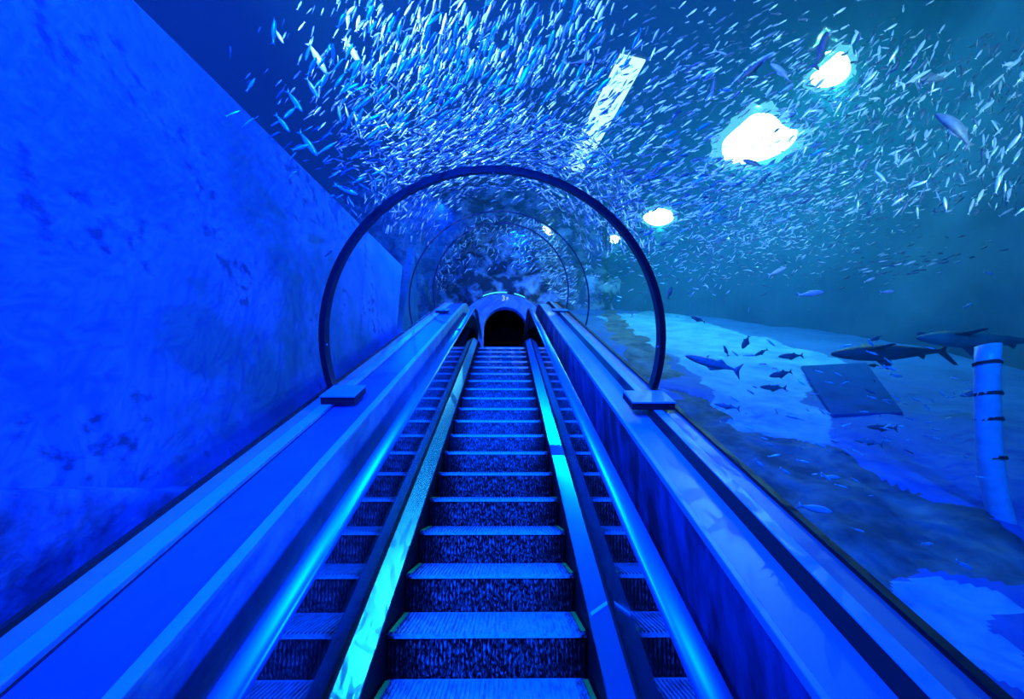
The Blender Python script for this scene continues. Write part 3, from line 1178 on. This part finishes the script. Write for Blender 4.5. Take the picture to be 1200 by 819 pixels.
shoal(1300, annulus(0, 80, -15, 80, 595, 335), (10, 14), (0.12, 0.20), lambda x, y: 30, G4, 30)
shoal(800, annulus(0, 80, 30, 190, 590, 330), (10, 14), (0.11, 0.18), lambda x, y: 50, G4, 40)
shoal(85, rect(860, 400, 1175, 660), (2.8, 4.8), (0.05, 0.10), lambda x, y: -18, G5, 18)
shoal(20, rect(860, 480, 1040, 640), (2.4, 3.6), (0.04, 0.09), lambda x, y: -22, G5, 14)
# bright slim fish picked out on the left and on the right
for px, py, l, a_ in ((345, 118, 30, -54), (366, 103, 28, -60), (372, 68, 42, -60), (331, 144, 26, -52), (342, 172, 28, -42), (361, 168, 36, -54),
                      (413, 60, 36, -58), (327, 42, 20, -60), (381, 55, 40, -75), (443, 200, 22, -32), (470, 187, 18, -8), (405, 222, 30, -22), (480, 157, 32, -18)):
    dep = 3.3 if py < 150 else 4.0
    dep = max(dep, tube_exit(ray(px, py)) + 0.25)
    d, s, u = frame_for(px, py, a_, 0.1, 0.2)
    FISH.append((at_depth(px, py, dep), d, s, u, l * dep / F, 'few slim bright fish beside the left tank wall', 0.5))
for px, py, l, a_ in ((911, 318, 26, 24), (950, 344, 34, 8), (1019, 328, 16, 22), (1040, 342, 20, 5), (1135, 358, 16, 25), (1159, 320, 14, -15),
                      (1050, 440, 18, -12), (1051, 467, 14, -35), (1086, 477, 12, -40), (973, 559, 26, -5), (890, 543, 16, -38), (920, 552, 16, -30),
                      (1135, 547, 24, 0), (1087, 637, 16, -5), (1130, 662, 28, -25), (985, 600, 44, -30), (955, 596, 46, -12)):
    dep = above_bed(ray(px, py), 5.0)
    d, s, u = frame_for(px, py, a_, 0.1, 0.2)
    FISH.append((at_depth(px, py, dep), d, s, u, l * dep / F, G5, 0.6))

# larger fish with parts
BIGS = [(at_depth(px, py, 3.4), 0.14) for px, py in ((1158, 405), (1157, 430), (1157, 450), (1157, 470), (1158, 490), (1158, 510), (1160, 530), (1162, 550), (1165, 570), (1169, 590), (1175, 610), (1180, 630), (1190, 655))]


def bent(vs, bend):
    """curve a fish sideways in its own x-y plane, radians over its length"""
    out = []
    for x, y, z in vs:
        a_ = bend * x
        out.append((x * math.cos(a_ * 0.5), y + x * math.sin(a_ * 0.5), z))
    return out


def fin(p, thick=0.006):
    """thin solid fin from an outline of (x, z) points"""
    n = len(p)
    v = [(x, thick, z) for x, z in p] + [(x, -thick, z) for x, z in p]
    f = [tuple(range(n)), tuple(reversed(range(n, 2 * n)))] + [(i, n + i, n + (i + 1) % n, (i + 1) % n) for i in range(n)]
    return v, f


def big_fish(name, label, cat, px, py, dep, lpx, ang, m, deep=1.0, bend=0.0, tilt=0.1, roll=0.0, kind='fish', m2=None, group=None):
    r = ray(px, py)
    dep = above_bed(r, dep)
    p = CAM + r * dep
    L = lpx * dep / F * math.sqrt(1 + tilt * tilt)
    d, s, u = frame_for(px, py, ang, tilt, roll)
    for k in range(-5, 6):
        BIGS.append((p + d * L * k / 10, 0.13 * L))
    t = bpy.data.objects.new(name, None)
    C.objects.link(t)
    t.matrix_world = Matrix.Translation(p) @ Matrix((d, s, u)).transposed().to_4x4() @ Matrix.Scale(L, 4)
    tag(t, label, cat, group)

    def part(nm, v, f, mm=m, smooth=True):
        me = bpy.data.meshes.new(nm)
        me.from_pydata(bent(v, bend), [], f)
        me.materials.append(mm)
        if smooth:
            for q in me.polygons:
                q.use_smooth = True
        o = bpy.data.objects.new(nm, me)
        C.objects.link(o)
        o.parent = t
        md = None
        return o
    if kind == 'fish':
        st = [(0.48, .03, .02), (0.44, .055, .035), (0.36, .09, .055), (0.25, .12, .068), (0.1, .135, .07), (-0.05, .12, .06), (-0.2, .08, .04), (-0.31, .045, .022), (-0.4, .024, .012)]
        v, f = fish_template([(x, h * deep, w) for x, h, w in st], 14, False)
        part('body', v.tolist(), f)
        part('tail_fin', *fin([(-0.37, .03), (-0.38, -.03), (-0.5, -.15), (-0.455, 0), (-0.5, .15)]))
        part('dorsal_fin', *fin([(0.12, .125 * deep), (0.02, .185 * deep + .02), (-0.14, .13 * deep), (-0.2, .075 * deep)]))
        part('anal_fin', *fin([(-0.04, -.115 * deep), (-0.12, -.15 * deep - .02), (-0.22, -.075 * deep)]))
        v, f = fin([(0.2, -.04), (0.08, -.14), (0.1, -.04)])
        part('pectoral_fin', [(x, abs(y) + .065 if y > 0 else .062, z) for x, y, z in v], f)
    else:
        st = [(0.49, .016, .02), (0.45, .03, .042), (0.38, .048, .06), (0.27, .066, .072), (0.12, .075, .074), (-0.03, .066, .062), (-0.18, .044, .042), (-0.3, .027, .025), (-0.4, .016, .014)]
        v, f = fish_template(st, 16, False)
        part('body', v.tolist(), f, m2 or m)
        part('tail_fin', *fin([(-0.37, .016), (-0.38, -.016), (-0.45, -.06), (-0.43, .005), (-0.53, .13), (-0.5, .13)]))
        part('dorsal_fin', *fin([(0.14, .065), (0.05, .15), (0.02, .15), (0.02, .066)]))
        part('dorsal_fin', *fin([(-0.2, .036), (-0.25, .07), (-0.265, .03)]))
        for sg_ in (-1, 1):
            vv = [(0.24, sg_ * .06, -.03), (0.13, sg_ * .2, -.075), (0.1, sg_ * .2, -.075), (0.13, sg_ * .06, -.03)]
            v8 = vv + [(x, y, z - .01) for x, y, z in vv]
            part('pectoral_fin', v8, [(0, 1, 2, 3), (7, 6, 5, 4), (0, 4, 5, 1), (1, 5, 6, 2), (2, 6, 7, 3), (3, 7, 4, 0)])
    return t


D, B_, PA = M['fishdark'], M['fishblue'], M['fishpale']
for args in [
    ('dark fish silhouetted against the lower edge of the biggest floodlight', 882, 191, 5.0, 24, 160, D, 1.0, 0.1),
    ('slender dark fish slanting up left of the two big floodlights', 881, 82, 3.6, 46, 40, D, 0.55, 0.3),
    ('curved dark fish just below the gap between the two big floodlights', 916, 84, 3.8, 34, 130, B_, 0.8, 0.7),
    ('dark fish diving steeply into the second floodlight at the top right', 963, 58, 3.2, 52, 68, D, 0.6, 0.2),
    ('thin upright dark fish left of the slender slanting one', 836, 104, 4.0, 30, 80, D, 0.5, 0.2),
    ('big curved grey-blue fish at the far right under the top corner', 1122, 150, 3.4, 58, 128, B_, 1.0, 0.9),
    ('dark-backed fish beside the pale streak at the upper right', 1092, 92, 4.2, 44, 8, B_, 0.8, 0.2),
    ('long pale thin fish gliding at the upper right', 1074, 91, 3.6, 46, 30, PA, 0.35, 0.1),
    ('small dark fish halfway between the biggest floodlight and the hoop', 762, 206, 4.5, 34, 50, D, 0.5, 0.2),
    ('slim dark fish level above the top of the large hoop', 640, 154, 4.0, 26, 175, D, 0.5, 0.1),
    ('slim dark fish in the blue shoal at the upper left of the hoop', 490, 156, 4.0, 32, 158, D, 0.5, 0.2),
    ('dark slender fish crossing the top of the strip light', 682, 74, 3.6, 42, 5, D, 0.4, 0.3),
    ('slim dark fish below the biggest floodlight, left of two others', 848, 222, 5.0, 22, 40, D, 0.4, 0.1),
    ('slim dark fish below the biggest floodlight, between two others', 893, 212, 5.0, 34, 42, D, 0.35, 0.1),
    ('slim dark fish below the biggest floodlight, right of two others', 940, 221, 5.0, 26, 40, D, 0.35, 0.1),
    ('plump dark fish over bright sand, upper of three in a column', 927, 417, 5.4, 28, 183, D, 0.85, 0.1),
    ('plump dark fish over bright sand, middle of three in a column', 915, 438, 5.4, 26, 193, D, 1.05, 0.1),
    ('slim dark fish over bright sand, lowest of three in a column', 906, 454, 5.4, 30, 178, D, 0.8, -0.2),
    ('small dark upright fish with raised fin over bright sand', 874, 401, 5.4, 17, 245, D, 1.5, 0.2),
    ('tiny dark upright fish left of the one with raised fin', 851, 411, 5.4, 14, 110, D, 0.9, 0.4),
    ('small dark fish tilted right of the one with raised fin', 892, 413, 5.4, 17, 208, D, 0.9, 0.1),
    ('long grey-blue fish pointing down along the sand right of the hoop', 836, 426, 5.0, 66, 164, B_, 0.6, 0.1),
    ('dark fish swimming left below the dark slab', 1034, 501, 5.4, 34, 178, D, 0.7, 0.1),
    ('small dark fish above the left shark', 1027, 396, 5.4, 14, 205, D, 1.2, 0.1),
    ('small round dark fish in front of the green-backed shark', 1082, 392, 5.2, 15, 170, D, 1.3, 0.1),
    ('small dark fish under the snout of the left shark', 1024, 428, 5.4, 12, 178, D, 1.2, 0.1),
    ('grey fish above a row of fish near the right edge', 1018, 518, 5.6, 32, 172, B_, 0.6, 0.1),
    ('grey-blue fish at the lower left of the sandy bed', 852, 476, 5.0, 30, 170, B_, 0.6, 0.1),
    ('small dark fish near the hoop at the top of the sand', 785, 343, 5.6, 16, 70, D, 1.0, 0.1),
    ('small dark fish just over the top edge of the sand right of the hoop', 818, 374, 5.6, 18, 158, D, 0.9, 0.1),
    ('dark slanting fish at the right edge in front of the curved post', 1150, 458, 5.0, 46, 196, B_, 0.7, 0.2),
]:
    label, px, py, dep, l, a_, m, deep, bend = args
    big_fish('fish', label, 'fish', px, py, dep, l, a_, m, deep, bend)
big_fish('shark', 'long dark shark gliding level on the right above the dark slab', 'shark', 1046, 413, 5.0, 128, 182, M['sharkskin'], bend=0.15, kind='shark', tilt=0.15)
big_fish('shark', 'green-backed shark at the right edge above the curved post', 'shark', 1148, 398, 4.6, 135, 178, M['sharkskin'], bend=-0.2, kind='shark', tilt=0.15, m2=M['sharkgreen'])


# keep the fish clear of each other and of the bigger ones
from mathutils import kdtree
order = sorted(range(len(FISH)), key=lambda i: -FISH[i][4] / FISH[i][6])
kd = kdtree.KDTree(len(FISH))
for i, q in enumerate(FISH):
    kd.insert(q[0], i)
kd.balance()
gone = set()
for i in order:
    if i in gone:
        continue
    q = FISH[i]
    if any((q[0] - c).length < rr + 0.5 * q[4] for c, rr in BIGS):
        gone.add(i)
        continue
    for co, k, dist in kd.find_range(q[0], q[4] * 0.8):
        if k != i and dist < 0.42 * (q[4] + FISH[k][4]):
            gone.add(k)
FISH = [q for i, q in enumerate(FISH) if i not in gone]
order = sorted(range(len(FISH)), key=lambda i: -FISH[i][4] / FISH[i][6])
LBL = {G1: 'small silvery fish in the bright shoal above the near part of the tunnel',
       G2: 'small silvery fish in the shoal around the white floodlights',
       G3: 'small teal-lit fish in the shoal beyond the right side of the tunnel',
       G4: 'small fish in the shoal seen through the large dark hoop',
       G5: 'bright slim fish scattered over the tank bed on the right',
       'few slim bright fish beside the left tank wall': 'slim bright fish over the top edge of the left tank wall'}
hi_v, hi_f = tmpl_hi
fish_me = bpy.data.meshes.new('silver_fish')
fish_me.from_pydata([tuple(p) for p in hi_v], [], hi_f)
fish_me.materials.append(M['fish'])
for p in fish_me.polygons:
    p.use_smooth = True
for i in order[:300]:
    p, d, s, u, L, g, dep = FISH[i]
    o = bpy.data.objects.new('silver_fish', fish_me)
    C.objects.link(o)
    R3 = Matrix((d, s, u)).transposed().to_4x4()
    o.matrix_world = Matrix.Translation(p) @ R3 @ Matrix.Scale(L, 4)
    tag(o, LBL[g], 'fish', g)
lo_v, lo_f = tmpl_lo
allv, allf = [], []
for k, i in enumerate(order[300:]):
    p, d, s, u, L, g, dep = FISH[i]
    B = np.array([d, s, u]) * L
    allv.append(lo_v @ B + np.array(p))
    b = k * len(lo_v)
    allf += [tuple(j + b for j in q) for q in lo_f]
me = bpy.data.meshes.new('fish_shoal')
me.from_pydata(np.concatenate(allv).tolist(), [], allf)
me.materials.append(M['fish'])
me.materials.append(M['fishshaded'])
shaded = {G3: 0.65, G4: 0.6, G1: 0.55, G2: 0.45}
mi = []
for i in order[300:]:
    mi += [1 if random.random() < shaded.get(FISH[i][5], 0.1) else 0] * len(lo_f)
me.polygons.foreach_set('material_index', mi)
for p in me.polygons:
    p.use_smooth = True
sh = bpy.data.objects.new('fish_shoal', me)
C.objects.link(sh)
tag(sh, 'vast swirling shoal of tiny silvery fish all around the tunnel', 'fish shoal', None, 'stuff')


# ------------------------------------------------------------------ light
wd = bpy.data.worlds.new('world')
bpy.context.scene.world = wd
wd.use_nodes = True
bg = wd.node_tree.nodes['Background']
bg.inputs[0].default_value = (0.03, 0.13, 0.5, 1)
bg.inputs[1].default_value = 0.13


def light(kind, name, loc, col, power, target=None, size=0.0, spot=90, blend=0.5, size_y=None):
    d = bpy.data.lights.new(name, kind)
    d.color = col
    d.energy = power
    if kind == 'AREA':
        d.size = size
        if size_y:
            d.shape = 'RECTANGLE'
            d.size_y = size_y
    else:
        d.shadow_soft_size = size
    if kind == 'SPOT':
        d.spot_size = math.radians(spot)
        d.spot_blend = blend
    o = bpy.data.objects.new(name, d)
    C.objects.link(o)
    o.location = loc
    if target is not None:
        o.rotation_euler = (Vector(target) - Vector(loc)).to_track_quat('-Z', 'Y').to_euler()
    return o


BLUE = (0.0, 0.05, 1.0)
CYAN = (0.02, 0.6, 0.5)
# unseen blue fills added in the tunnel for the steps and left parapet
light('SPOT', 'landing_fill', (-0.1, -0.9, ZC - 0.1), BLUE, 12000, P(-0.1, 9.0, 0.3), 0.05, 34, 1.0)
light('SPOT', 'tunnel_fill', P(0.8, 0.1, 1.9), BLUE, 520, P(-1.0, 3.0, 0.62), 0.08, 74, 0.8)
light('SPOT', 'tunnel_fill', P(-0.1, 1.2, 2.62), (0.0, 0.12, 1.0), 150, P(-0.1, 2.8, 0.0), 0.03, 66, 0.9)
# unseen blue fills added to brighten the left tank wall and the ledges
light('SPOT', 'left_tank_fill', (-1.75, -2.0, ZC + 2.0), BLUE, 2600, (-2.6, 3.5, ZC + 0.4), 0.1, 130)
light('SPOT', 'left_tank_fill', (-1.2, -1.2, ZC + 4.8), BLUE, 5200, (-2.6, 7.0, ZC + 3.0), 0.25, 120)
light('SPOT', 'left_tank_fill', (-0.2, -0.6, ZC + 3.6), (0.0, 0.07, 1.0), 1300, (-0.4, 4.0, ZC), 0.35, 80, 1.0)
# unseen spot added over the left tank for a glint on the steel
light('SPOT', 'glint_fill', (-3.2, 11.2, ZC + 7.6), (0.0, 0.4, 1.0), 750, P(0.95, 4.0, 0), 0, 26, 1.0)
# unseen fills added to brighten the tank and doorway around the tunnel top
light('SPOT', 'back_fill', (0.5, 11.5, ZC + 7.4), (0.0, 0.06, 1.0), 900, (0.0, 15.2, ZC + 7.5), 0, 120)
light('SPOT', 'back_fill', (3.2, 6.0, ZC + 1.8), (0.0, 0.25, 1.0), 1000, (0.9, 11.5, ZC + 7.0), 0, 60)
light('SPOT', 'back_fill', (-1.5, 8.6, ZC + 6.3), BLUE, 1700, (-2.7, 8.2, ZC + 2.5), 0, 130)
light('SPOT', 'portal_fill', P(-0.1, 8.2, 2.45), BLUE, 260, (0, PY, ZT + 2.9), 0.03, 60, 1.0)
# unseen fills added to brighten the shoals from below and the right bed
light('SPOT', 'shoal_fill', (-2.0, 0.3, ZC + 3.4), (0.22, 0.42, 1.0), 3800, (0.9, 4.2, ZC + 6.0), 0, 95, 0.6)
light('SPOT', 'shoal_fill', (5.0, -1.5, ZC + 0.8), (0.6, 0.95, 0.85), 1700, (3.4, 6.0, ZC + 7.5), 0.1, 62, 0.6)
light('SPOT', 'bed_fill', (2.6, -1.5, ZC + 2.6), (0.0, 0.15, 1.0), 1300, P(4.6, 5.0, 0.3), 0.2, 80, 0.8)
# extra spot added under the strip light for glints on the handrails
c = (at_z(672, 200, ZS) + at_z(742, 68, ZS)) / 2
light('SPOT', 'handrail_fill', (c.x, c.y, ZS - 0.05), (0.0, 0.4, 0.9), 700, (0.3, 3.0, ZC), 0.2, 45, 0.8)
# floods hung over the water
for c, pw, hp in zip(LAMPS, (250, 190, 110, 30, 30), (650, 450, 200, 40, 30)):
    light('SPOT', 'flood_beam', (c.x, c.y, ZS - 0.05), CYAN, pw, (c.x + 0.6, c.y - 0.5, 0), 0, 100, 0.8)
    light('POINT', 'flood_glow', (c.x, c.y, ZS - 0.35), (0.35, 0.95, 0.85), hp)

sc = bpy.context.scene
sc.view_settings.view_transform = 'Standard'
sc.view_settings.look = 'None'
sc.view_settings.exposure = 0.0
sc.view_settings.gamma = 1.0
sc.view_settings.use_curve_mapping = False
cy = sc.cycles
cy.use_denoising = True
cy.max_bounces = 6
cy.diffuse_bounces = 2
cy.glossy_bounces = 3
cy.transmission_bounces = 4
cy.volume_bounces = 1
cy.transparent_max_bounces = 24
cy.caustics_reflective = False
cy.caustics_refractive = False
cy.sample_clamp_indirect = 4.0
for o in bpy.data.objects:
    if '_w' in o:
        del o['_w']
